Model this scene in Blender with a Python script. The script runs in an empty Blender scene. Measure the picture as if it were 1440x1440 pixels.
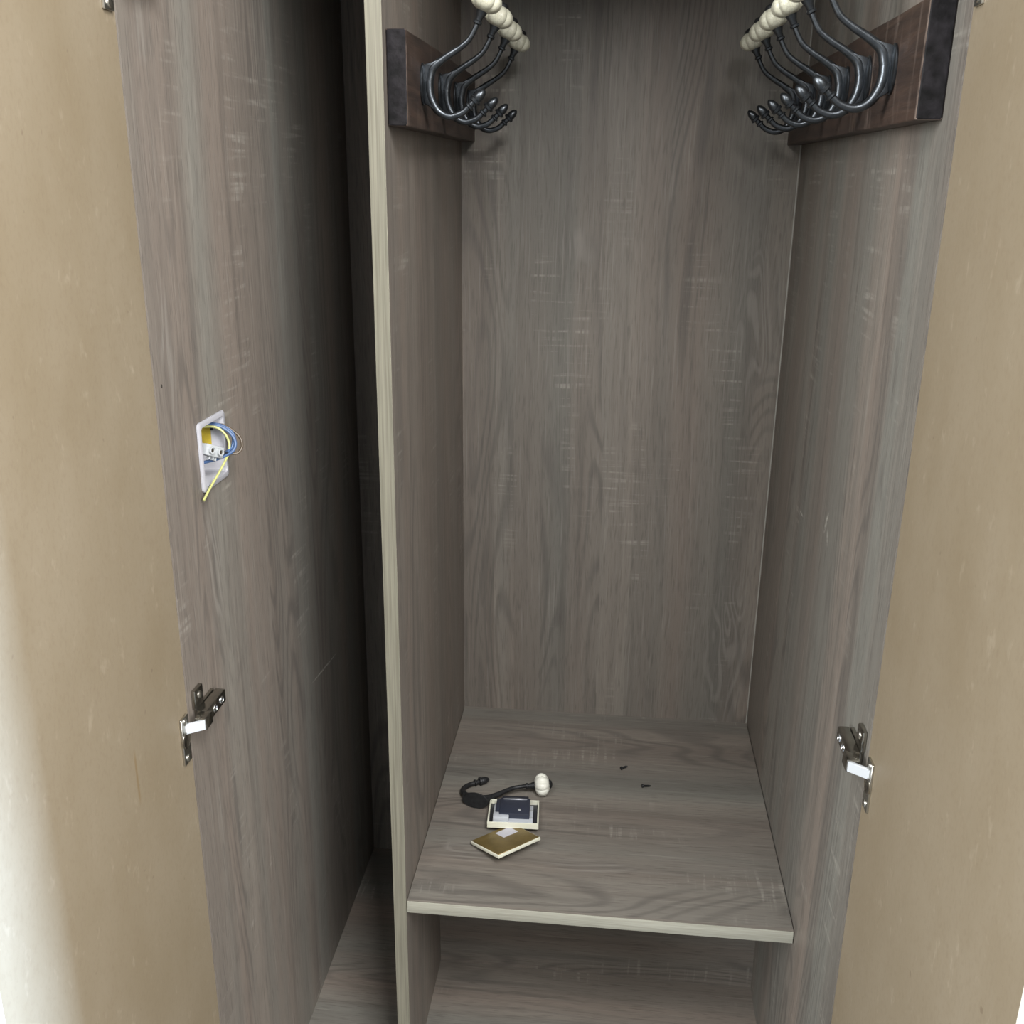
import bpy, bmesh, math, random
from mathutils import Vector, Matrix
random.seed(7)
S = bpy.context.scene
COL = S.collection

# ------------------------------------------------------------------ camera
F_PX, PITCH, YAW, ROLL = 1414.14, 0.32216, 0.10009, 0.01058
CAM = Vector((0.24181, -1.07167, 0.90493))
def cam_axes():
    cy, sy = math.cos(YAW), math.sin(YAW)
    fw, rt, up = Vector((-sy, cy, 0)), Vector((cy, sy, 0)), Vector((0, 0, 1))
    f = fw*math.cos(PITCH) - up*math.sin(PITCH)
    u = up*math.cos(PITCH) + fw*math.sin(PITCH)
    return rt*math.cos(ROLL) + u*math.sin(ROLL), u*math.cos(ROLL) - rt*math.sin(ROLL), f
r_, u_, f_ = cam_axes()
cd = bpy.data.cameras.new('camera'); cam = bpy.data.objects.new('camera', cd); COL.objects.link(cam)
cd.sensor_width = 36; cd.sensor_fit = 'HORIZONTAL'; cd.lens = F_PX*36/1440; cd.clip_start = 0.02
cam.matrix_world = Matrix(((r_.x, u_.x, -f_.x, CAM.x), (r_.y, u_.y, -f_.y, CAM.y), (r_.z, u_.z, -f_.z, CAM.z), (0, 0, 0, 1)))
S.camera = cam

# ------------------------------------------------------------------ world, lights, exposure
S.view_settings.view_transform = 'Standard'; S.view_settings.look = 'None'
S.view_settings.gamma = 1; S.view_settings.use_curve_mapping = False
S.view_settings.exposure = 0.36
W = bpy.data.worlds.new('room_light'); S.world = W; W.use_nodes = True
bg = W.node_tree.nodes['Background']
bg.inputs[0].default_value = (0.93, 1.0, 1.04, 1); bg.inputs[1].default_value = 0.32

def area(name, loc, target, sx, sy, power, color):
    l = bpy.data.lights.new(name, 'AREA'); l.shape = 'RECTANGLE'; l.size = sx; l.size_y = sy
    l.energy = power; l.color = color
    o = bpy.data.objects.new(name, l); COL.objects.link(o); o.location = loc
    o.rotation_euler = (Vector(target)-Vector(loc)).to_track_quat('-Z', 'Y').to_euler()
    return o
# tall narrow window in the side of the room, seen past the edge of the right door
area('side_window_light', (2.0, -0.690, 0.0), (0.0, -0.635, 0.0), 0.19, 0.8, 165, (0.49, 0.69, 1.0))
# daylight of the room behind the camera: right window, plus three added fills
area('added_overhead_fill', (0.70, -1.45, 2.0), (0.2, 0.1, 0.3), 0.5, 0.8, 45, (1.0, 0.99, 0.97))  # no known roof window; fill added to light the right compartment
area('added_left_overhead_fill', (-0.5, -1.6, 2.1), (0.3, 0.2, 0.4), 0.6, 0.8, 25, (1.0, 0.99, 0.97))  # invented source, placed so that the left compartment stays dark
area('right_window_light', (1.75, -2.0, 1.45), (0.0, 0.0, 0.45), 0.7, 1.1, 64, (1.0, 0.99, 0.97))
area('added_left_fill', (-1.45, -2.0, 1.35), (0.45, -0.3, 0.45), 0.7, 1.1, 66, (0.97, 0.99, 1.0))  # fill added to brighten the right door and right panel

# ------------------------------------------------------------------ node helpers
def new_mat(name):
    m = bpy.data.materials.new(name); m.use_nodes = True
    nt = m.node_tree; b = nt.nodes['Principled BSDF']
    return m, nt, b
class NB:
    def __init__(s, nt): s.nt = nt
    def n(s, t, **kw):
        x = s.nt.nodes.new(t)
        for k, v in kw.items(): setattr(x, k, v)
        return x
    def link(s, a, b): s.nt.links.new(a, b)
    def val(s, sock, v):
        if hasattr(v, 'is_output'): s.link(v, sock)
        else: sock.default_value = v
    def math(s, op, a, b=0.0, c=0.0, clamp=False):
        x = s.n('ShaderNodeMath', operation=op, use_clamp=clamp)
        s.val(x.inputs[0], a); s.val(x.inputs[1], b); s.val(x.inputs[2], c)
        return x.outputs[0]
    def comb(s, a, b, c):
        x = s.n('ShaderNodeCombineXYZ')
        s.val(x.inputs[0], a); s.val(x.inputs[1], b); s.val(x.inputs[2], c)
        return x.outputs[0]
    def noise(s, vec, detail=2.0, rough=0.5, dist=0.0):
        x = s.n('ShaderNodeTexNoise'); x.inputs['Scale'].default_value = 1.0
        x.inputs['Detail'].default_value = detail; x.inputs['Roughness'].default_value = rough
        x.inputs['Distortion'].default_value = dist
        s.link(vec, x.inputs['Vector']); return x.outputs['Fac']
    def ramp(s, fac, a, b):          # linear remap a..b -> 0..1
        x = s.n('ShaderNodeMapRange', clamp=True)
        s.val(x.inputs[0], fac); x.inputs[1].default_value = a; x.inputs[2].default_value = b
        return x.outputs[0]
    def mix(s, fac, a, b, mode='MIX'):
        x = s.n('ShaderNodeMix', data_type='RGBA', blend_type=mode)
        s.val(x.inputs[0], fac); s.val(x.inputs[6], a); s.val(x.inputs[7], b)
        return x.outputs[2]
    def bump(s, h, strength, dist, b):
        x = s.n('ShaderNodeBump'); x.inputs['Strength'].default_value = strength; x.inputs['Distance'].default_value = dist
        s.link(h, x.inputs['Height']); s.link(x.outputs[0], b.inputs['Normal'])
    def xyz(s):
        t = s.n('ShaderNodeTexCoord'); p = s.n('ShaderNodeSeparateXYZ'); s.link(t.outputs['Object'], p.inputs[0])
        return p.outputs

def c4(r, g, b): return (r, g, b, 1)

def oak(name, across, along, seed, warm=(0.252, 0.210, 0.182), cool=(0.208, 0.208, 0.190), spots=(), curls=()):
    """grey limed-oak laminate; across / along are axis indices"""
    m, nt, b = new_mat(name); N = NB(nt); P = N.xyz(); a, l = P[across], P[along]
    def vec(sa, sl, k): return N.comb(N.math('MULTIPLY', a, sa), N.math('MULTIPLY', l, sl), seed+k)
    # slow wander so that streaks are not ruler straight
    wob = N.math('MULTIPLY', N.math('SUBTRACT', N.noise(vec(5, 2.2, 1), 2), 0.5), 0.018)
    a2 = N.math('ADD', a, wob)
    def vec2(sa, sl, k): return N.comb(N.math('MULTIPLY', a2, sa), N.math('MULTIPLY', l, sl), seed+k)
    band = N.ramp(N.noise(vec2(13, 0.35, 2), 1.5), 0.36, 0.64)
    col = N.mix(band, c4(*warm), c4(*cool))
    # staves: bands with a firm edge, each a little lighter or darker
    tone = N.ramp(N.noise(vec2(24, 0.5, 3), 2.5, 0.6), 0.30, 0.70)
    col = N.mix(N.math('MULTIPLY_ADD', tone, -0.34, 0.34), col, c4(0.115, 0.104, 0.096))
    # staves of uneven width with a firm joint, each its own shade
    sv = N.math('ADD', N.math('MULTIPLY', a2, 21.0), N.math('MULTIPLY', N.noise(vec(9, 0.15, 13), 1), 2.2))
    ci = N.math('FLOOR', sv)
    wn = N.n('ShaderNodeTexWhiteNoise', noise_dimensions='2D'); N.link(N.comb(ci, seed, 0.0), wn.inputs['Vector'])
    wcol = N.n('ShaderNodeSeparateColor'); N.link(wn.outputs['Color'], wcol.inputs[0])
    col = N.mix(N.math('MULTIPLY', wcol.outputs[0], 0.46), col, c4(0.120, 0.111, 0.102))
    col = N.mix(N.math('MULTIPLY', wcol.outputs[1], 0.25), col, c4(0.235, 0.196, 0.170))
    # medium streaks
    st = N.ramp(N.noise(vec2(75, 1.6, 4), 3, 0.6), 0.50, 0.74)
    col = N.mix(N.math('MULTIPLY', st, 0.42), col, c4(0.098, 0.086, 0.078))
    # fine open pores
    po = N.ramp(N.noise(vec2(400, 26, 5), 2, 0.6, 0.4), 0.50, 0.70)
    col = N.mix(N.math('MULTIPLY', po, 0.45), col, c4(0.095, 0.085, 0.078))
    li = N.ramp(N.noise(vec2(300, 7, 6), 2, 0.55), 0.56, 0.78)
    col = N.mix(N.math('MULTIPLY', li, 0.30), col, c4(0.37, 0.35, 0.32))
    # cathedral growth rings, only inside some patches
    fld = N.noise(N.comb(N.math('MULTIPLY', a2, 9.0), N.math('MULTIPLY', l, 1.35), seed+7), 1.2, 0.45, 0.35)
    ring = N.math('SINE', N.math('MULTIPLY', fld, 125.0))
    pat = N.math('MULTIPLY', N.ramp(wcol.outputs[2], 0.35, 0.5), N.ramp(N.noise(vec(9, 1.5, 8), 1), 0.42, 0.56))
    rg = N.math('MULTIPLY', N.ramp(ring, 0.0, 1.0), pat)
    col = N.mix(N.math('MULTIPLY', rg, 0.50), col, c4(0.096, 0.088, 0.083))
    # tight curly figure at a few places: (across, along, half width, half length)
    if curls:
        f2 = N.noise(N.comb(N.math('MULTIPLY', a, 20.0), N.math('MULTIPLY', l, 4.0), seed+17), 1.5, 0.45, 0.5)
        r2 = N.ramp(N.math('SINE', N.math('MULTIPLY', f2, 70.0)), -0.2, 0.9)
        mk = 0.0
        for (ca, cl, hw, hl) in curls:
            d = N.math('ADD', N.math('POWER', N.math('DIVIDE', N.math('ABSOLUTE', N.math('SUBTRACT', a, ca)), hw), 2.0), N.math('POWER', N.math('DIVIDE', N.math('ABSOLUTE', N.math('SUBTRACT', l, cl)), hl), 2.0))
            mk = N.math('MAXIMUM', N.ramp(d, 1.0, 0.25), mk)
        col = N.mix(N.math('MULTIPLY', mk, 0.22), col, c4(0.125, 0.118, 0.112))
        col = N.mix(N.math('MULTIPLY', N.math('MULTIPLY', r2, mk), 0.32), col, c4(0.33, 0.31, 0.285))
    # pale cross-cut saw marks
    saw = N.ramp(N.noise(N.comb(N.math('MULTIPLY', a, 9), N.math('MULTIPLY', l, 130), seed+9), 2, 0.6), 0.55, 0.70)
    sp = N.math('MULTIPLY', N.ramp(N.noise(vec(15, 3.6, 10), 1), 0.55, 0.66), N.ramp(N.noise(vec(240, 20, 11), 1), 0.35, 0.6))
    sw = N.math('MULTIPLY', saw, sp)
    col = N.mix(N.math('MULTIPLY', sw, 0.45), col, c4(0.40, 0.385, 0.35))
    # scuffs: (across, along, half width, half length, tilt)
    for (ca, cl, hw, hl, tilt) in spots:
        da = N.math('SUBTRACT', a, ca); dl = N.math('SUBTRACT', l, cl)
        ct, sn = math.cos(tilt), math.sin(tilt)
        ua = N.math('ADD', N.math('MULTIPLY', da, ct), N.math('MULTIPLY', dl, sn))
        ul = N.math('SUBTRACT', N.math('MULTIPLY', dl, ct), N.math('MULTIPLY', da, sn))
        d = N.math('ADD', N.math('POWER', N.math('ABSOLUTE', N.math('DIVIDE', ua, hw)), 2.0), N.math('POWER', N.math('ABSOLUTE', N.math('DIVIDE', ul, hl)), 2.0))
        k = N.math('MULTIPLY', N.ramp(d, 1.0, 0.3), N.ramp(N.noise(vec(260, 260, 12), 2), 0.35, 0.6))
        col = N.mix(N.math('MULTIPLY', k, 0.75), col, c4(0.52, 0.51, 0.47))
    col = N.mix(1.0, col, c4(0.97, 0.96, 0.93), 'MULTIPLY')
    N.link(col, b.inputs['Base Color'])
    b.inputs['Roughness'].default_value = 0.48; b.inputs['Specular IOR Level'].default_value = 0.35
    h = N.math('ADD', N.math('MULTIPLY', po, -1.0), N.math('MULTIPLY', st, -0.5))
    N.bump(h, 0.25, 0.0006, b)
    return m

OAK_SIDE_L = oak('oak_side_left', 1, 2, 3.1, curls=[(-0.155, 1.02, 0.022, 0.030), (-0.105, 0.50, 0.028, 0.085), (-0.165, 0.74, 0.018, 0.08)], spots=[(0.27, 0.193, 0.002, 0.075, 1.45)])
OAK_SIDE_R = oak('oak_side_right', 1, 2, 31.4, spots=[(0.24, 0.480, 0.014, 0.0022, 0.0), (0.088, 0.519, 0.005, 0.018, 0.45), (0.075, 0.505, 0.002, 0.012, -0.5), (0.36, 0.30, 0.008, 0.002, 0.6)])
OAK_DIV = oak('oak_divider', 1, 2, 57.7, warm=(0.235, 0.190, 0.162), cool=(0.225, 0.200, 0.178))
OAK_BACK = oak('oak_back', 0, 2, 12.9, curls=[(0.462, 0.70, 0.040, 0.13), (0.455, 0.13, 0.045, 0.16), (0.185, 0.80, 0.035, 0.035)])
OAK_SHELF = oak('oak_shelf', 1, 0, 44.2, curls=[(0.112, 0.075, 0.028, 0.060), (0.100, 0.24, 0.018, 0.07)])
OAK_BASE = oak('oak_base', 1, 0, 71.0)
OAK_LOW = oak('oak_low_back', 2, 0, 83.0)

def simple(name, col, rough=0.5, metal=0.0, spec=0.5, mottling=0.0, scale=40.0, bump=0.0, coat=0.0):
    m, nt, b = new_mat(name); N = NB(nt)
    b.inputs['Roughness'].default_value = rough; b.inputs['Metallic'].default_value = metal
    b.inputs['Specular IOR Level'].default_value = spec; b.inputs['Coat Weight'].default_value = coat
    t = N.n('ShaderNodeTexCoord'); x = N.n('ShaderNodeTexNoise'); x.inputs['Scale'].default_value = scale
    x.inputs['Detail'].default_value = 3; N.link(t.outputs['Object'], x.inputs['Vector'])
    dark = tuple(c*(1-mottling) for c in col); lite = tuple(min(1, c*(1+mottling*0.7)) for c in col)
    N.link(N.mix(N.ramp(x.outputs['Fac'], 0.3, 0.7), c4(*dark), c4(*lite)), b.inputs['Base Color'])
    if bump: N.bump(x.outputs['Fac'], bump, 0.001, b)
    return m

def mat_edge():
    m, nt, b = new_mat('edge_band'); N = NB(nt); P = N.xyz()
    v = N.comb(N.math('MULTIPLY', P[0], 520), N.math('MULTIPLY', P[1], 520), N.math('MULTIPLY', P[2], 9))
    f = N.noise(v, 2, 0.6)
    col = N.mix(N.ramp(f, 0.35, 0.7), c4(0.225, 0.215, 0.168), c4(0.145, 0.138, 0.106))
    N.link(col, b.inputs['Base Color']); b.inputs['Roughness'].default_value = 0.5
    return m
EDGE = mat_edge()
def mat_edge_x():
    m, nt, b = new_mat('edge_band_shelf'); N = NB(nt); P = N.xyz()
    v = N.comb(N.math('MULTIPLY', P[0], 14), N.math('MULTIPLY', P[1], 300), N.math('MULTIPLY', P[2], 420))
    f = N.noise(v, 3, 0.6)
    col = N.mix(N.ramp(f, 0.35, 0.7), c4(0.40, 0.395, 0.335), c4(0.30, 0.295, 0.245))
    N.link(col, b.inputs['Base Color']); b.inputs['Roughness'].default_value = 0.5
    return m
EDGE_X = mat_edge_x()

def mat_mdf():
    m, nt, b = new_mat('door_board'); N = NB(nt); P = N.xyz()
    v = N.comb(N.math('MULTIPLY', P[0], 9), N.math('MULTIPLY', P[1], 9), N.math('MULTIPLY', P[2], 5))
    big = N.noise(v, 4, 0.6)
    v2 = N.comb(N.math('MULTIPLY', P[0], 260), N.math('MULTIPLY', P[1], 260), N.math('MULTIPLY', P[2], 170))
    fine = N.noise(v2, 3, 0.6)
    col = N.mix(N.ramp(big, 0.3, 0.7), c4(0.220, 0.176, 0.116), c4(0.256, 0.212, 0.150))
    col = N.mix(N.math('MULTIPLY', N.ramp(fine, 0.48, 0.72), 0.26), col, c4(0.17, 0.125, 0.08))
    fl = N.math('MULTIPLY', N.ramp(N.noise(N.comb(N.math('MULTIPLY', P[0], 60), N.math('MULTIPLY', P[1], 60), N.math('MULTIPLY', P[2], 34)), 3, 0.7), 0.62, 0.78), 0.30)
    col = N.mix(fl, col, c4(0.45, 0.39, 0.30))
    sp = N.ramp(N.noise(N.comb(N.math('MULTIPLY', P[0], 95), N.math('MULTIPLY', P[1], 95), N.math('MULTIPLY', P[2], 80)), 1, 0.5), 0.77, 0.82)
    col = N.mix(N.math('MULTIPLY', sp, 0.5), col, c4(0.14, 0.10, 0.065))
    # one rubbed brown streak on the left door
    dy = N.math('ABSOLUTE', N.math('SUBTRACT', P[1], -0.3225)); dz = N.math('ABSOLUTE', N.math('SUBTRACT', P[2], 0.385))
    k = N.math('MULTIPLY', N.math('MULTIPLY', N.ramp(dy, 0.0028, 0.0008), N.ramp(dz, 0.03, 0.018)), N.ramp(P[0], 0.1, 0.0))
    col = N.mix(N.math('MULTIPLY', k, 0.6), col, c4(0.19, 0.125, 0.055))
    N.link(col, b.inputs['Base Color'])
    b.inputs['Roughness'].default_value = 0.5; b.inputs['Specular IOR Level'].default_value = 0.4
    N.bump(fine, 0.12, 0.0006, b)
    return m
MDF = mat_mdf()
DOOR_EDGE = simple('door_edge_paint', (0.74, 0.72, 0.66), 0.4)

def mat_timber(name, base, lite, dark, seed):
    m, nt, b = new_mat(name); N = NB(nt); P = N.xyz()
    v = N.comb(N.math('ADD', N.math('MULTIPLY', P[0], 60), seed), N.math('MULTIPLY', P[1], 7), N.math('MULTIPLY', P[2], 75))
    g = N.noise(v, 4, 0.65, 0.6)
    col = N.mix(N.ramp(g, 0.35, 0.68), c4(*dark), c4(*base))
    # rubbed, paler uprights left by the saw
    v2 = N.comb(seed, N.math('MULTIPLY', P[1], 55), N.math('MULTIPLY', P[2], 9))
    r = N.ramp(N.noise(v2, 2, 0.6), 0.58, 0.76)
    col = N.mix(N.math('MULTIPLY', r, 0.55), col, c4(*lite))
    vk = N.n('ShaderNodeTexVoronoi'); vk.inputs['Scale'].default_value = 1.0
    N.link(N.comb(0.0, N.math('MULTIPLY', P[1], 9), N.math('MULTIPLY', P[2], 14)), vk.inputs['Vector'])
    kn = N.ramp(vk.outputs['Distance'], 0.16, 0.06)
    col = N.mix(N.math('MULTIPLY', kn, 0.6), col, c4(0.11, 0.068, 0.032))
    # the arrises at the sawn ends are rubbed back to paler wood
    e1 = N.ramp(N.math('ABSOLUTE', N.math('ADD', P[1], 0.1590)), 0.0042, 0.0012); e2 = N.ramp(N.math('ABSOLUTE', N.math('SUBTRACT', P[1], 0.0172)), 0.0036, 0.0010)
    ew = N.math('MULTIPLY', N.math('MAXIMUM', e1, e2), N.ramp(N.noise(N.comb(0.0, N.math('MULTIPLY', P[1], 160), N.math('MULTIPLY', P[2], 45)), 3, 0.6), 0.40, 0.62))
    col = N.mix(N.math('MULTIPLY', ew, 0.85), col, c4(0.20, 0.155, 0.13))
    N.link(col, b.inputs['Base Color']); b.inputs['Roughness'].default_value = 0.55
    N.bump(g, 0.5, 0.002, b)
    return m
TIMBER = mat_timber('stained_timber', (0.058, 0.035, 0.025), (0.150, 0.115, 0.095), (0.022, 0.014, 0.011), 2.0)
ENDGRAIN = simple('dark_end_grain', (0.0085, 0.0075, 0.0088), 0.65, 0, 0.2, 0.9, 110, 0.9)

IRON = simple('pewter_iron', (0.075, 0.083, 0.092), 0.33, 0.9, 0.5, 0.25, 160, 0.12)
DARKIRON = simple('dark_iron', (0.030, 0.031, 0.033), 0.5, 0.5, 0.5, 0.3, 160, 0.1)
def mat_ceramic():
    m, nt, b = new_mat('cream_ceramic'); N = NB(nt)
    t = N.n('ShaderNodeTexCoord'); x = N.n('ShaderNodeTexVoronoi', feature='DISTANCE_TO_EDGE'); x.inputs['Scale'].default_value = 230
    N.link(t.outputs['Object'], x.inputs['Vector'])
    col = N.mix(N.ramp(x.outputs['Distance'], 0.0, 0.06), c4(0.46, 0.44, 0.34), c4(0.63, 0.62, 0.50))
    N.link(col, b.inputs['Base Color']); b.inputs['Roughness'].default_value = 0.3
    return m
CERAMIC = mat_ceramic()
CREAM = simple('cream_ceramic_loose', (0.80, 0.80, 0.72), 0.3)
NICKEL = simple('nickel_steel', (0.40, 0.385, 0.345), 0.27, 1.0, 0.5, 0.15, 120)
STEEL = simple('bright_steel', (0.86, 0.88, 0.9), 0.22, 1.0)
LINKM = simple('link_painted_reflection', (0.60, 0.635, 0.67), 0.35, 0.25)  # pale diffuse colour stands in for the bright reflection on the steel
SCREWM = simple('screw_steel', (0.55, 0.54, 0.50), 0.3, 1.0)
WHITE = simple('white_plastic', (0.40, 0.40, 0.435), 0.38)
CONN = simple('white_connector', (0.40, 0.42, 0.435), 0.3)
YELLOW = simple('yellow_card', (0.44, 0.33, 0.035), 0.6, 0, 0.3, 0.2, 120)
BLUEW = simple('blue_wire_sleeve', (0.050, 0.098, 0.215), 0.45)
BROWNW = simple('brown_wire_sleeve', (0.075, 0.052, 0.030), 0.45)
GREENW = simple('green_yellow_wire_sleeve', (0.30, 0.36, 0.13), 0.4)
YELW = simple('yellow_wire_sleeve', (0.44, 0.45, 0.17), 0.4)
BLACK = simple('black_plastic', (0.018, 0.020, 0.028), 0.35)
NAVY = simple('dark_blue_plastic', (0.028, 0.034, 0.055), 0.3)
PALEGREY = simple('pale_plastic', (0.50, 0.53, 0.58), 0.4)
IVORY = simple('ivory_plastic', (0.72, 0.72, 0.60), 0.4)
BRASSB = simple('brown_brass_backing', (0.215, 0.155, 0.055), 0.38, 0.35, 0.5, 0.22, 45)
PAPER = simple('white_sticker', (0.60, 0.60, 0.66), 0.6)
WALLM = simple('white_wall_paint', (0.50, 0.53, 0.56), 0.7, 0, 0.3, 0.03, 6)
FLOORM = simple('grey_carpet', (0.10, 0.098, 0.095), 0.95, 0, 0.1, 0.25, 300, 0.4)
GAP = simple('raw_board_edge', (0.36, 0.355, 0.32), 0.7)
DARKHOLE = simple('drilled_hole', (0.03, 0.025, 0.02), 0.8)

# ------------------------------------------------------------------ mesh helpers
def box(bm, x0, x1, y0, y1, z0, z1):
    vs = [bm.verts.new(p) for p in ((x0,y0,z0),(x1,y0,z0),(x1,y1,z0),(x0,y1,z0),(x0,y0,z1),(x1,y0,z1),(x1,y1,z1),(x0,y1,z1))]
    fs = [bm.faces.new([vs[i] for i in q]) for q in ((0,3,2,1),(4,5,6,7),(0,1,5,4),(1,2,6,5),(2,3,7,6),(3,0,4,7))]
    return vs, fs
def bevel(bm, w, seg=2, edges=None):
    bmesh.ops.bevel(bm, geom=edges or bm.edges[:], offset=w, segments=seg, profile=0.5, affect='EDGES')
def mesh_obj(name, bm, mat, parent=None, smooth=False, mx=None):
    if mx is not None: bm.transform(mx)
    bmesh.ops.recalc_face_normals(bm, faces=bm.faces[:])
    me = bpy.data.meshes.new(name); bm.to_mesh(me); bm.free()
    mats = mat if isinstance(mat, (list, tuple)) else [mat]
    for m in mats: me.materials.append(m)
    if smooth:
        for p in me.polygons: p.use_smooth = True
        try: me.set_sharp_from_angle(angle=math.radians(42))
        except Exception: pass
    o = bpy.data.objects.new(name, me); COL.objects.link(o)
    if parent is not None: o.parent = parent
    return o
def bbox_obj(name, b, mat, parent=None, bev=0.0, seg=2, mx=None):
    bm = bmesh.new(); box(bm, *b)
    if bev: bevel(bm, bev, seg)
    return mesh_obj(name, bm, mat, parent, bool(bev), mx)
def catmull(pts, n=6):
    P = [Vector(p) for p in pts]; P = [2*P[0]-P[1]] + P + [2*P[-1]-P[-2]]; out = []
    for i in range(1, len(P)-2):
        for k in range(n):
            t = k/n; a, b, c, d = P[i-1], P[i], P[i+1], P[i+2]
            out.append(0.5*((2*b)+(-a+c)*t+(2*a-5*b+4*c-d)*t*t+(-a+3*b-3*c+d)*t**3))
    out.append(P[-2]); return out
def tube(bm, pts, radii, seg=10, n=6, flat=None):
    """round tube; radii interpolated; flat=(axis Vector, factor) squashes the section"""
    C = catmull(pts, n); R = []
    for i in range(len(pts)-1):
        for k in range(n): R.append(radii[i]+(radii[i+1]-radii[i])*k/n)
    R.append(radii[-1])
    rings = []; prev = None
    for i, c in enumerate(C):
        t = (C[min(i+1, len(C)-1)]-C[max(i-1, 0)]).normalized()
        if prev is None:
            a = Vector((0, 1, 0)) if abs(t.y) < 0.9 else Vector((1, 0, 0))
            u = (a - t*a.dot(t)).normalized()
        else: u = (prev - t*prev.dot(t)).normalized()
        prev = u; w = t.cross(u)
        rings.append([bm.verts.new(c+(u*math.cos(2*math.pi*k/seg)+w*math.sin(2*math.pi*k/seg))*R[i]) for k in range(seg)])
    for A, B in zip(rings, rings[1:]):
        for k in range(seg): bm.faces.new((A[k], A[(k+1) % seg], B[(k+1) % seg], B[k]))
    bm.faces.new(rings[0][::-1]); bm.faces.new(rings[-1])
def lathe(bm, prof, origin, axis, seg=20, lobes=0, depth=0.0, sx=1.0):
    """prof: (radius, distance along axis)"""
    ax = Vector(axis).normalized(); o = Vector(origin)
    q = ax.to_track_quat('Z', 'Y').to_matrix()
    rings = []
    for r, h in prof:
        if r < 1e-7: rings.append([bm.verts.new(o+ax*h)]); continue
        ring = []
        for k in range(seg):
            t = 2*math.pi*k/seg
            rr = r*(1-depth*(1-abs(math.sin(lobes*t/2))**0.7)) if lobes else r
            ring.append(bm.verts.new(o + q @ Vector((rr*math.cos(t)*sx, rr*math.sin(t), h))))
        rings.append(ring)
    for A, B in zip(rings, rings[1:]):
        for k in range(seg):
            a, b2 = A[k % len(A)], A[(k+1) % seg % len(A)]; c, d = B[(k+1) % seg % len(B)], B[k % len(B)]
            f = []
            for v in (a, b2, c, d):
                if v not in f: f.append(v)
            if len(f) >= 3: bm.faces.new(f)
    if len(rings[0]) > 1: bm.faces.new(rings[0][::-1])
    if len(rings[-1]) > 1: bm.faces.new(rings[-1])
def empty(name, loc, label=None, cat=None, group=None, parent=None):
    o = bpy.data.objects.new(name, None); COL.objects.link(o); o.location = loc; o.empty_display_size = 0.03
    if parent is not None: o.parent = parent
    if label: o['label'] = label
    if cat: o['category'] = cat
    if group: o['group'] = group
    return o
def structure(o): o['kind'] = 'structure'; return o

# ------------------------------------------------------------------ main dimensions (metres)
XL, XD = -0.1766, -0.0165          # inner face of the left side, left face of the divider
XR = 0.5                           # inner face of the right side
YF, YD, YB, YL = -0.1973, 0.0, 0.518, 0.2433   # side fronts, divider front, back panel, lower partition
ZF, ZT, T = -0.3177, 1.33, 0.0176

# ------------------------------------------------------------------ room shell
bm = bmesh.new(); box(bm, -2.2, 2.2, -3.0, 0.8, -0.46, -0.40); structure(mesh_obj('floor', bm, FLOORM))
bm = bmesh.new()
box(bm, -2.2, -0.215, YF-0.003, -0.14, -0.40, 2.0); box(bm, 0.54, 2.2, YF-0.003, -0.14, -0.40, 2.0); box(bm, -0.215, 0.54, YF-0.003, -0.14, ZT+0.03, 2.0)
structure(mesh_obj('wall_back', bm, WALLM))

# ------------------------------------------------------------------ wardrobe
wardrobe = empty('wardrobe', (0, 0, 0), 'grey oak-effect wardrobe standing open with two tan doors, a divider and one shelf', 'wardrobe')
# left side panel with a rectangular cut-out for the electrical box
HY0, HY1, HZ0, HZ1 = -0.1135, -0.0500, 0.5945, 0.6600
bm = bmesh.new()
x0, x1 = XL-0.018, XL
for (a, b, c, d) in ((YF, HY0, ZF, ZT), (HY1, YB, ZF, ZT), (HY0, HY1, ZF, HZ0), (HY0, HY1, HZ1, ZT)):
    box(bm, x0, x1, a, b, c, d)
mesh_obj('side_panel', bm, OAK_SIDE_L, wardrobe)
bbox_obj('side_panel', (XR, XR+0.018, YF, YB, ZF, ZT), OAK_SIDE_R, wardrobe)
dv = bbox_obj('divider', (XD, 0, YD+0.0006, YB, ZF, ZT), OAK_DIV, wardrobe)
o = bbox_obj('edge_band', (XD-0.0003, 0.0003, YD-0.0006, YD+0.0006, ZF, ZT), EDGE, dv, 0.0003, 1); o['label'] = 'pale beige front edge of the divider'
sh = bbox_obj('shelf', (0.0008, XR-0.0012, YD+0.002, YB, -T, 0), OAK_SHELF, wardrobe)
o = bbox_obj('edge_band', (0.0008, XR-0.0012, YD+0.0002, YD+0.002, -T, 0.0), EDGE_X, sh, 0.0008, 2); o['label'] = 'pale grey front edge of the shelf'
bk = bbox_obj('back_panel', (XL-0.018, XR+0.018, YB, YB+0.006, ZF, ZT), OAK_BACK, wardrobe)
o = bbox_obj('back_panel_edge', (XR-0.0026, XR-0.0010, YB-0.0008, YB+0.004, 0.0, ZT), GAP, bk); o['label'] = 'thin pale raw edge of the back panel in the right corner'
bbox_obj('base_panel', (XL, XR, YF+0.01, YB, ZF-0.018, ZF), OAK_BASE, wardrobe)
bbox_obj('plinth', (XL, XR, YF+0.045, YF+0.060, -0.398, ZF-0.018), OAK_LOW, wardrobe)
bbox_obj('lower_partition', (0, XR, YL, YL+0.012, ZF, -T), OAK_LOW, wardrobe)
bbox_obj('top_panel', (XL-0.018, XR+0.018, YF, YB, ZT, ZT+0.018), OAK_BASE, wardrobe)
o = bbox_obj('drilled_hole', (XL-0.001, XL+0.0004, -0.1862, -0.1834, 0.7145, 0.7180), DARKHOLE, wardrobe, 0.0004, 1)

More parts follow.
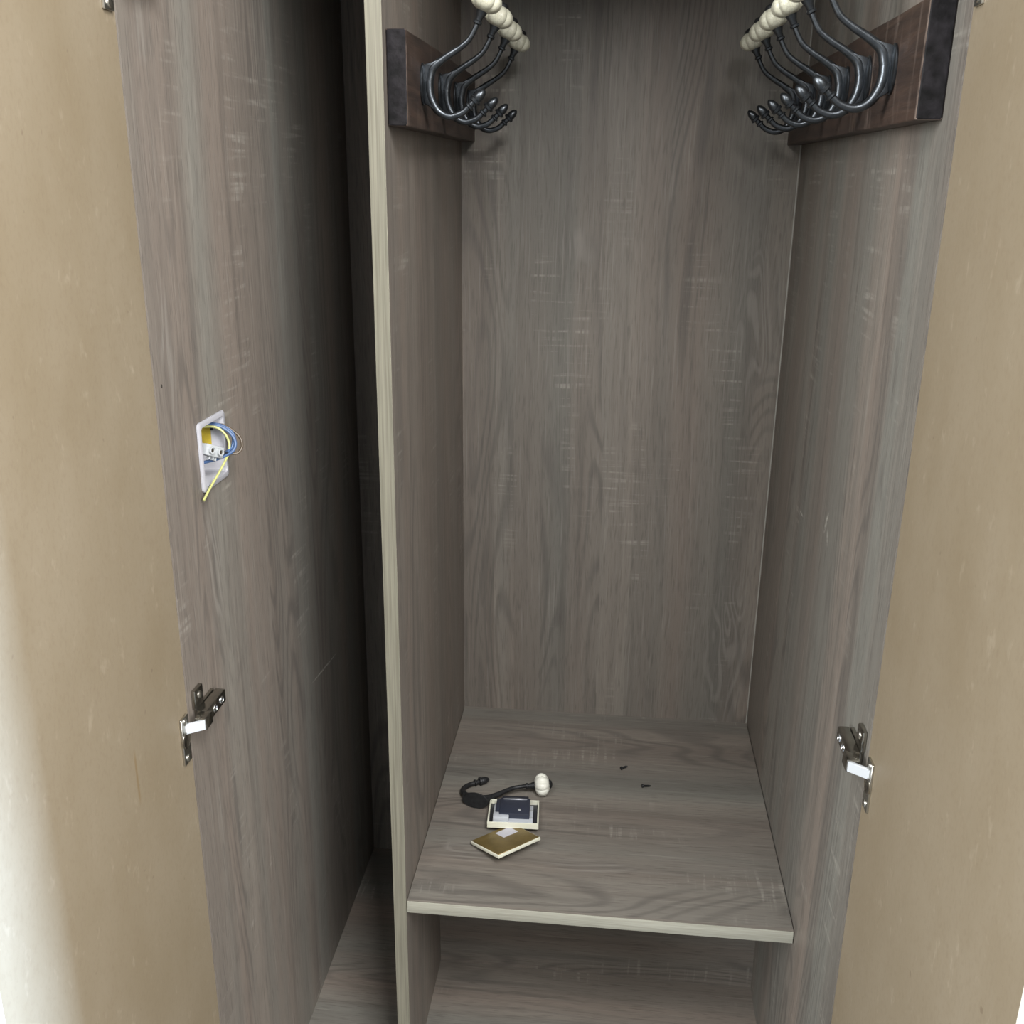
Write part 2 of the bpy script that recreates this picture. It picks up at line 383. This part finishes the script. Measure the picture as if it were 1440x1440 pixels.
# doors, both swung open about square to the front
def door(hx, hy, ang, side):
    """hinge line at (hx, hy); ang measured from -Y; side -1 left door (thickness to -X) / +1"""
    bm = bmesh.new(); w, th = 0.362, 0.018
    x0, x1 = (-th, 0) if side < 0 else (0, th)
    box(bm, x0, x1, -w, 0, ZF-0.004, ZT+0.004)
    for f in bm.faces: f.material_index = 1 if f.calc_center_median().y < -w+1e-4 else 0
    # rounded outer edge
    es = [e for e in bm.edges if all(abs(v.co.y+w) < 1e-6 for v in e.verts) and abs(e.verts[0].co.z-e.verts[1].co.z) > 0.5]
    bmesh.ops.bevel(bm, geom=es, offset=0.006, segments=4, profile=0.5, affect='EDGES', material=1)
    mx = Matrix.Translation((hx, hy, 0)) @ Matrix.Rotation(ang, 4, 'Z')
    return mesh_obj('door', bm, [MDF, DOOR_EDGE], wardrobe, True, mx)
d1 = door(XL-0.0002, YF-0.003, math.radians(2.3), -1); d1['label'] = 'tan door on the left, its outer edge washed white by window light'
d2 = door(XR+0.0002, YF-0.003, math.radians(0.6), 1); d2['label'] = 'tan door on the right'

# concealed hinges
def hinge(side, z0):
    """side +1: on the left panel, opening to +X ; -1: mirrored on the right panel"""
    fx = XL if side > 0 else XR
    def X(d): return fx+side*d
    def bx(bm, d0, d1, *r): box(bm, min(X(d0), X(d1)), max(X(d0), X(d1)), *r)
    z = z0
    # arm: a channel lying back along the side panel, its front end stepped out
    bm = bmesh.new()
    bx(bm, 0.0045, 0.0165, -0.190, -0.140, z-0.0075, z+0.0075)
    bx(bm, 0.0075, 0.0205, -0.204, -0.186, z-0.0070, z+0.0070)
    bevel(bm, 0.0018, 2)
    h = mesh_obj('hinge', bm, NICKEL, wardrobe, True)
    h['label'] = 'nickel concealed hinge of the left door' if side > 0 else 'nickel concealed hinge of the right door'
    # mounting plate with a wing above and below
    bm = bmesh.new()
    bx(bm, 0.0003, 0.0045, -0.186, -0.142, z-0.008, z+0.008)
    for s in (1,):
        bx(bm, 0.0003, 0.0050, -0.190, -0.170, min(z+s*0.007, z+s*0.029), max(z+s*0.007, z+s*0.029))
    bevel(bm, 0.0012, 2); mesh_obj('mounting_plate', bm, NICKEL, h, True)
    ax = (side, 0, 0)
    for s in (1,):
        bm = bmesh.new(); lathe(bm, [(0.0042, 0), (0.0040, 0.0012), (0.0028, 0.0020), (0, 0.0021)], (X(0.0050), -0.180, z+s*0.021), ax, 14)
        mesh_obj('screw', bm, SCREWM, h, True)
    for yy in (-0.152, -0.170):
        bm = bmesh.new(); lathe(bm, [(0.0046, 0), (0.0044, 0.0010), (0.0026, 0.0012), (0.0024, 0.0006), (0, 0.0006)], (X(0.0164), yy, z), ax, 14)
        mesh_obj('adjusting_screw', bm, STEEL, h, True)
    # link that bridges to the door
    bm = bmesh.new()
    p = [(X(0.0185), -0.2030, z-0.0055), (X(0.0185), -0.2030, z+0.0055), (X(-0.0012), -0.2175, z+0.0055), (X(-0.0012), -0.2175, z-0.0055)]
    nrm = (Vector(p[2])-Vector(p[1])).cross(Vector((0, 0, 1))).normalized()*0.0016
    v = [bm.verts.new(Vector(q)+nrm) for q in p]+[bm.verts.new(Vector(q)-nrm) for q in p]
    for q in ((0,1,2,3),(7,6,5,4),(0,4,5,1),(1,5,6,2),(2,6,7,3),(3,7,4,0)): bm.faces.new([v[i] for i in q])
    bevel(bm, 0.0005, 1); mesh_obj('link', bm, LINKM, h, True)
    # cup flange screwed flat on the door, with the cup dish between its screws
    zc = z-0.012; db = 0.0008 if side > 0 else -0.0006
    bm = bmesh.new(); bx(bm, db, db+0.0026, -0.2235, -0.2070, zc-0.026, zc+0.026); bevel(bm, 0.0005, 1)
    mesh_obj('cup_flange', bm, SCREWM, h, True)
    bm = bmesh.new(); lathe(bm, [(0.0090, 0), (0.0090, 0.0014), (0.0078, 0.0019), (0.0070, 0.0012), (0, 0.0010)], (X(db+0.0018), -0.2160, zc), ax, 24)
    mesh_obj('hinge_cup', bm, NICKEL, h, True)
    for s in (-1, 1):
        bm = bmesh.new(); lathe(bm, [(0.0040, 0), (0.0038, 0.0010), (0.0024, 0.0016), (0, 0.0016)], (X(db+0.0026), -0.2150, zc+s*0.0205), ax, 14)
        mesh_obj('screw', bm, SCREWM, h, True)
    return h
hinge(1, 0.371); hinge(-1, 0.371)
for s in (1, -1):
    hh = hinge(s, 1.0665)
    hh['label'] = ('nickel hinge of the %s door at the very top of the view' % ('left' if s > 0 else 'right'))

# ------------------------------------------------------------------ coat racks
ARM_UP = [(0.0080, 0.004), (0.0120, 0.0165), (0.0240, 0.0262), (0.0400, 0.0358), (0.0512, 0.0445), (0.0583, 0.0555), (0.0605, 0.0605)]
ARM_LO = [(0.0080, 0.004), (0.0082, -0.006), (0.0112, -0.0165), (0.0185, -0.0270), (0.0300, -0.0318), (0.0430, -0.0285), (0.0520, -0.0215)]
def hook_parts(to, sc=1.0):
    """meshes of one double hook; to(n, t, z) maps hook space (out from the board, along it, up) to the rack"""
    V = lambda n, z, t=0.0: to(n, t, z)
    D = lambda a, b: (V(*b)-V(*a)).normalized()
    body = bmesh.new()
    tube(body, [V(*p) for p in ARM_UP], [0.0052, 0.0050, 0.0040, 0.0034, 0.0031, 0.0029, 0.0029], 12, 6)
    tube(body, [V(*p) for p in ARM_LO], [0.0052, 0.0052, 0.0050, 0.0042, 0.0038, 0.0036, 0.0034], 12, 6)
    # web that roots the arms on the plate, and its oval foot
    poly = [(0.0225, 0.0262), (0.0120, 0.0228), (0.0028, 0.0205), (0.0028, -0.0190), (0.0095, -0.0225), (0.0180, -0.0275), (0.0112, -0.0165), (0.0082, -0.006), (0.0080, 0.004), (0.0120, 0.0165)]
    wb = bmesh.new()
    A_ = [wb.verts.new(V(n, z, -0.0042)) for n, z in poly]; B_ = [wb.verts.new(V(n, z, 0.0042)) for n, z in poly]
    wb.faces.new(A_[::-1]); wb.faces.new(B_)
    for k in range(len(poly)): wb.faces.new((A_[k], A_[(k+1) % len(poly)], B_[(k+1) % len(poly)], B_[k]))
    bmesh.ops.recalc_face_normals(wb, faces=wb.faces[:]); bevel(wb, 0.0012, 2)
    tmp = bpy.data.meshes.new('web'); wb.to_mesh(tmp); wb.free(); body.from_mesh(tmp); bpy.data.meshes.remove(tmp)
    axn = D((0, 0), (1, 0)); ups = D((0, 0), (0, 1))
    prev = None; N_ = 24; rings = []
    for (k, n) in ((0.97, 0.0), (1.0, 0.0008), (1.0, 0.0020), (0.90, 0.0030), (0.5, 0.0040)):
        rings.append([body.verts.new(to(n, 0.0125*k*math.cos(2*math.pi*i/N_), 0.0215*k*math.sin(2*math.pi*i/N_)+0.001)) for i in range(N_)])
    for A, B in zip(rings, rings[1:]):
        for i in range(N_): body.faces.new((A[i], A[(i+1) % N_], B[(i+1) % N_], B[i]))
    body.faces.new(rings[0][::-1]); body.faces.new(rings[-1])
    d = (V(0.0730, 0.0890)-V(0.0605, 0.0605)).normalized(); o = V(0.0605, 0.0605)
    lathe(body, [(0.0030, -0.001), (0.0048, 0.0), (0.0050, 0.0022), (0.0036, 0.0034), (0.0040, 0.0070), (0.0060, 0.0120), (0.0062, 0.0140), (0.0, 0.0142)], o, d, 14)
    d2 = (V(0.0690, -0.0050)-V(0.0520, -0.0215)).normalized(); o2 = V(0.0515, -0.0220)
    lathe(body, [(0.0034, -0.001), (0.0052, 0.0), (0.0052, 0.0018), (0.0034, 0.0030), (0.0034, 0.0075), (0.0, 0.0078)], o2, d2, 14)
    knob = bmesh.new(); prof = []
    R, H = 0.0178, 0.0118
    for i in range(0, 15):
        t = math.pi*i/14; prof.append((max(R*math.sin(t)**0.85, 0.0035 if 0 < i < 14 else 0.0032), 0.0245-H*math.cos(t)))
    lathe(knob, prof, o, d, 48, 8, 0.13)
    fin = bmesh.new(); lathe(fin, [(0.0075, 0.0345), (0.0070, 0.0372), (0.0045, 0.0398), (0, 0.0405)], o, d, 14)
    ac = bmesh.new(); lathe(ac, [(0.0034, 0.0070), (0.0064, 0.0080), (0.0067, 0.0108), (0.0052, 0.0118), (0.0056, 0.0138), (0.0052, 0.0180), (0.0036, 0.0220), (0.0016, 0.0242), (0, 0.0248)], o2, d2, 16)
    sc_ = bmesh.new(); lathe(sc_, [(0.0028, 0), (0.0026, 0.0010), (0.0012, 0.0014), (0, 0.0014)], to(0.0030, 0.0, 0.0185)*1.0, axn, 10)
    return dict(hook=body, knob=knob, knob_finial=fin, acorn_tip=ac)

def rack(root, side, face_x, ys, zc):
    def to0(n, t, z): return Vector((side*n, t, z))       # local to each hook
    P = hook_parts(to0)
    first = None
    for y in ys:
        loc = Vector((face_x, y, zc))
        if first is None:
            h = mesh_obj('hook', P['hook'], IRON, root, True); h.location = loc
            mesh_obj('knob', P['knob'], CERAMIC, h, True); mesh_obj('knob_finial', P['knob_finial'], DARKIRON, h, True)
            mesh_obj('acorn_tip', P['acorn_tip'], IRON, h, True); first = h
        else:
            h = first.copy(); COL.objects.link(h); h.parent = root; h.location = loc
            for ch in list(first.children):
                c = ch.copy(); COL.objects.link(c); c.parent = h
def board(root, x0, x1, y0, y1, z0, z1):
    bm = bmesh.new(); vs, fs = box(bm, x0, x1, y0, y1, z0, z1)
    # slightly waney: cut along its length and nudge the points
    bmesh.ops.bisect_plane(bm, geom=bm.verts[:]+bm.edges[:]+bm.faces[:], plane_co=(0, y0+0.012, 0), plane_no=(0, 1, 0))
    for k in range(1, 6):
        bmesh.ops.bisect_plane(bm, geom=bm.verts[:]+bm.edges[:]+bm.faces[:], plane_co=(0, y0+(y1-y0)*k/6, 0), plane_no=(0, 1, 0))
    for v in bm.verts:
        if abs(v.co.x-(x1 if root['side'] > 0 else x0)) < 1e-6: v.co.z += random.uniform(-0.0008, 0.0008); v.co.x += random.uniform(-0.0006, 0.0006)
    bevel(bm, 0.0014, 2, [e for e in bm.edges if len(e.link_faces) == 2 and e.calc_face_angle(0) > 1.0])
    bmesh.ops.recalc_face_normals(bm, faces=bm.faces[:])
    for f in bm.faces: f.material_index = 1 if f.normal.y < -0.9 else 0
    return mesh_obj('board', bm, [TIMBER, ENDGRAIN], root)
rl = empty('coat_rack', (0, 0, 0), 'dark timber coat rack with four double hooks, screwed to the divider on the left', 'coat rack'); rl['side'] = 1
board(rl, 0.0003, 0.0212, 0.0155, YB-0.001, 0.9530, 1.0440)
rack(rl, 1, 0.0212, [0.096, 0.210, 0.324, 0.440], 0.998)
rr = empty('coat_rack', (0, 0, 0), 'dark timber coat rack with six double hooks, screwed to the right side panel', 'coat rack'); rr['side'] = -1
board(rr, 0.4788, 0.4997, -0.1610, YB-0.001, 0.9520, 1.0440)
rack(rr, -1, 0.4788, [-0.066, 0.032, 0.132, 0.232, 0.332, 0.432], 0.998)
del rl['side'], rr['side']

# ------------------------------------------------------------------ loose hook lying on the shelf
lh = empty('coat_hook', (0.0605, 0.2150, 0.0), 'loose dark double coat hook with a cream knob, lying on its side on the shelf', 'coat hook')
ez = Vector((0.966, -0.259, 0.117)).normalized()
en = Vector((0.259, 0.966, -0.07)); en = (en - ez*en.dot(ez)).normalized()
et = ez.cross(en)
P = hook_parts(lambda n, t, z: en*n + et*t + ez*z + Vector((0, 0, 0.0128)))
body = mesh_obj('body', P['hook'], DARKIRON, lh, True)
mesh_obj('knob', P['knob'], CREAM, lh, True); mesh_obj('knob_finial', P['knob_finial'], DARKIRON, lh, True)
mesh_obj('acorn_tip', P['acorn_tip'], DARKIRON, lh, True)

# ------------------------------------------------------------------ two taken-off switch plates
def frame_mx(o, a, b):
    a, b = Vector(a), Vector(b); a.normalize(); n = a.cross(b).normalized(); b = n.cross(a)
    return Matrix(((a.x, b.x, n.x, o[0]), (a.y, b.y, n.y, o[1]), (a.z, b.z, n.z, o[2]), (0, 0, 0, 1)))
def tray(bm, w, d, h, rim, base):
    """open tray: outer w x d x h, wall thickness rim, floor thickness base"""
    box(bm, 0, w, 0, d, 0, base)
    for r in ((0, w, 0, rim), (0, w, d-rim, d), (0, rim, rim, d-rim), (w-rim, w, rim, d-rim)): box(bm, *r, base, h)
# plate with the dark switch works still in it
sp = empty('switch_plate', (0.0869, 0.1560, 0.0095), 'ivory switch plate lying face down, showing its dark blue switch works', 'switch plate')
sp['label'] = 'ivory switch plate lying face down, showing its dark blue switch works'
mx = frame_mx((0, 0, 0), (1.0, 0.055, 0.0), (-0.08, 1.0, -0.08))
def sub(name, bm, mat, par=sp, m=mx, smooth=True): return mesh_obj(name, bm, mat, par, smooth, m)
bm = bmesh.new(); tray(bm, 0.0745, 0.066, 0.0092, 0.0022, 0.0018); bevel(bm, 0.0005, 1); sub('tray', bm, IVORY)
bm = bmesh.new(); box(bm, 0.0023, 0.0722, 0.0023, 0.0637, 0.0018, 0.0023); sub('recess_floor', bm, BLACK)
bm = bmesh.new(); box(bm, 0.0075, 0.0660, 0.0045, 0.052, 0.0022, 0.0085); bevel(bm, 0.0012, 2); sub('inner_frame', bm, PALEGREY)
bm = bmesh.new(); box(bm, 0.0165, 0.0610, 0.0125, 0.056, 0.0070, 0.0175); box(bm, 0.0110, 0.0190, 0.024, 0.056, 0.006, 0.0150)
bevel(bm, 0.0010, 2); sub('switch_block', bm, NAVY)
bm = bmesh.new(); box(bm, 0.0190, 0.0585, 0.0535, 0.0590, 0.0160, 0.0190); bevel(bm, 0.0006, 1); sub('terminal_strip', bm, BLACK)
bm = bmesh.new(); box(bm, 0.0210, 0.0565, 0.0505, 0.0528, 0.0172, 0.0186); bevel(bm, 0.0004, 1); sub('contact_strip', bm, simple('dull_contact', (0.42, 0.43, 0.47), 0.35, 0.6))
bm = bmesh.new(); box(bm, 0.0080, 0.0310, 0.0050, 0.0200, 0.0070, 0.0150); bevel(bm, 0.0012, 2); sub('terminal_block', bm, PALEGREY)
for (px, py, pz) in ((0.046, 0.022, 0.0175), (0.0635, 0.036, 0.0085), (0.0635, 0.016, 0.0085), (0.0095, 0.036, 0.0085)):
    bm = bmesh.new(); lathe(bm, [(0.0024, 0), (0.0022, 0.0010), (0, 0.0014)], (px, py, pz), (0, 0, 1), 12); sub('screw', bm, CONN)
# plain plate, brown backed
B = Vector((0.1125, 0.0785, 0.0224)); La = Vector((0.0664, 0.1240, 0.0084)); Rb = Vector((0.1665, 0.1305, 0.0197))
b2 = empty('blank_plate', tuple(B), 'ivory edged plate with a brown back and a white sticker, nearest the shelf front', 'switch plate')
wa, wb = (Rb-B).length, (La-B).length
mx2 = frame_mx((0, 0, 0), Rb-B, La-B)
bm = bmesh.new(); box(bm, 0, wa, 0, wb, -0.0052, -0.0004); bevel(bm, 0.0010, 2); mesh_obj('plate_body', bm, IVORY, b2, True, mx2)
bm = bmesh.new(); box(bm, 0.0013, wa-0.0013, 0.0013, wb-0.0013, -0.0012, 0.0004); bevel(bm, 0.0006, 1); mesh_obj('backing', bm, BRASSB, b2, True, mx2)
bm = bmesh.new(); box(bm, wa*0.22, wa*0.46, wb*0.45, wb*0.72, -0.0108, -0.0050); bevel(bm, 0.0015, 2); mesh_obj('rocker', bm, IVORY, b2, True, mx2)
bm = bmesh.new(); box(bm, wa*0.50, wa*0.84, wb*0.55, wb*0.86, 0.0004, 0.0008); mesh_obj('sticker', bm, PAPER, b2, False, mx2)

# ------------------------------------------------------------------ two loose screws
def screw(loc, rot, label):
    bm = bmesh.new()
    lathe(bm, [(0, -0.0016), (0.0026, -0.0012), (0.0030, 0.0), (0.0017, 0.0022), (0.0014, 0.0030)], (0, 0, 0), (1, 0, 0), 12)
    n = 7
    for k in range(n):
        z0 = 0.0030+k*0.0012
        lathe(bm, [(0.0012, z0), (0.0018, z0+0.0005), (0.0012, z0+0.0012)], (0, 0, 0), (1, 0, 0), 10)
    lathe(bm, [(0.0012, 0.0030+n*0.0012), (0, 0.0030+n*0.0012+0.003)], (0, 0, 0), (1, 0, 0), 10)
    o = mesh_obj('screw', bm, DARKIRON, None, True)
    o.location = loc; o.rotation_euler = (0, math.radians(6), rot)
    o['label'] = label; o['category'] = 'screw'; o['group'] = 'loose screws on the shelf'
screw((0.2810, 0.3450, 0.0030), 0.75, 'small dark loose screw on the shelf, the one farther back')
screw((0.3140, 0.2990, 0.0030), 0.30, 'small dark loose screw on the shelf, the one nearer the front')

# ------------------------------------------------------------------ electrical box in the left side panel
eb = empty('socket_box', (XL, -0.0818, 0.6270), 'white recessed electrical box with loose coloured wires in the left side panel', 'electrical box')
# local frame: +X out of the panel, Y along depth, Z up
w2, h2 = 0.0355, 0.0368
def rrect(w, h, r, n=5):
    pts = []
    for cx, cy, a0 in ((w-r, h-r, 0), (-w+r, h-r, 90), (-w+r, -h+r, 180), (w-r, -h+r, 270)):
        for k in range(n): a = math.radians(a0+90*k/(n-1)); pts.append((cx+r*math.cos(a), cy+r*math.sin(a)))
    return pts
def loft(bm, loops, closed_last=True):
    rs = [[bm.verts.new((x, p[0], p[1])) for p in pts] for x, pts in loops]
    n = len(rs[0])
    for A, Bq in zip(rs, rs[1:]):
        for k in range(n): bm.faces.new((A[k], A[(k+1) % n], Bq[(k+1) % n], Bq[k]))
    if closed_last: bm.faces.new(rs[-1])
bm = bmesh.new()
loft(bm, [(0.0004, rrect(w2, h2, 0.005)), (0.0020, rrect(w2, h2, 0.005)), (0.0030, rrect(w2-0.0012, h2-0.0012, 0.0045)),
          (0.0030, rrect(w2-0.0055, h2-0.0055, 0.004)), (0.0010, rrect(w2-0.0065, h2-0.0065, 0.004)), (-0.0300, rrect(w2-0.0072, h2-0.0072, 0.004))])
mesh_obj('back_box', bm, WHITE, eb, True)
bm = bmesh.new(); box(bm, -0.0290, -0.0115, 0.0272, 0.0282, -0.0050, 0.0200); mesh_obj('yellow_card', bm, YELLOW, eb)
bm = bmesh.new(); box(bm, -0.0115, -0.0085, 0.0268, 0.0282, 0.0150, 0.0185); bevel(bm, 0.0003, 1); mesh_obj('screw_hole', bm, BLACK, eb)
# two way connector strip
cy_ = Vector((0.011, 0.026, -0.012)).normalized(); cx_ = Vector((0.42, -0.95, 0.35)); cx_ = (cx_-cy_*cx_.dot(cy_)).normalized(); cz_ = cx_.cross(cy_)
cm = Matrix(((cx_.x, cy_.x, cz_.x, 0.0045), (cx_.y, cy_.y, cz_.y, -0.0115), (cx_.z, cy_.z, cz_.z, 0.0030), (0, 0, 0, 1)))
bm = bmesh.new()
box(bm, -0.005, 0.005, -0.013, 0.013, -0.0060, 0.0060); bevel(bm, 0.0012, 2)
con = mesh_obj('connector_block', bm, CONN, eb, True, cm)
for yy in (-0.0062, 0.0062):
    bm = bmesh.new(); lathe(bm, [(0.0042, 0), (0.0040, 0.0028), (0.0028, 0.0030), (0.0026, 0.0016), (0, 0.0016)], (0.0050, yy, 0), (1, 0, 0), 14); mesh_obj('clamp_tower', bm, CONN, con, True, cm)
    bm = bmesh.new(); lathe(bm, [(0.0024, 0), (0.0022, 0.0004), (0, 0.0004)], (0.0066, yy, 0), (1, 0, 0), 12); mesh_obj('clamp_screw', bm, NICKEL, con, True, cm)
for yy in (-0.003, 0.002, 0.006):
    bm = bmesh.new(); box(bm, -0.002, 0.002, yy-0.0010, yy+0.0010, -0.0095, -0.0055); bevel(bm, 0.0003, 1); mesh_obj('rib', bm, CONN, con, True, cm)
def wire(name, pts, r, mat, label=None):
    bm = bmesh.new(); tube(bm, pts, [r]*len(pts), 8, 7); o = mesh_obj(name, bm, mat, eb, True)
    if label: o['label'] = label
    return o
wire('blue_wire', [(-0.022, 0.012, 0.023), (-0.002, 0.017, 0.0235), (0.011, 0.020, 0.017), (0.018, 0.020, 0.006), (0.017, 0.016, -0.003), (0.010, 0.006, -0.0075), (0.002, -0.008, -0.0085), (-0.004, -0.020, -0.008)], 0.0018, BLUEW, 'blue wire bent out in a loop')
wire('blue_wire', [(-0.022, 0.015, 0.024), (0.000, 0.020, 0.0235), (0.013, 0.024, 0.015), (0.0165, 0.022, 0.004), (0.013, 0.017, -0.004), (0.010, 0.008, -0.004)], 0.0018, BLUEW, 'blue wire bent into the connector')
wire('blue_wire', [(-0.020, 0.017, 0.022), (0.003, 0.022, 0.020), (0.0145, 0.023, 0.011), (0.015, 0.019, 0.000), (0.011, 0.010, -0.005)], 0.0018, BLUEW, 'blue wire, the tightest loop')
wire('brown_wire', [(-0.020, 0.016, 0.024), (0.004, 0.023, 0.0225), (0.019, 0.027, 0.011), (0.0235, 0.025, 0.000), (0.020, 0.020, -0.007), (0.012, 0.014, -0.006), (0.010, 0.008, -0.003)], 0.0014, BROWNW, 'thin brown wire, the widest loop')
wire('earth_wire', [(-0.020, 0.010, 0.022), (-0.002, 0.014, 0.0225), (0.008, 0.016, 0.016), (0.0125, 0.017, 0.004), (0.0125, 0.012, -0.006), (0.0120, 0.003, -0.012), (0.009, -0.010, -0.022), (0.006, -0.026, -0.032), (0.0045, -0.043, -0.0415)], 0.0013, YELW, 'yellow and green wire hanging out below the box')
wire('black_wire', [(0.0085, 0.0005, -0.0025), (0.010, 0.006, -0.004), (0.012, 0.012, -0.005)], 0.0020, BLACK, 'short black wire end')
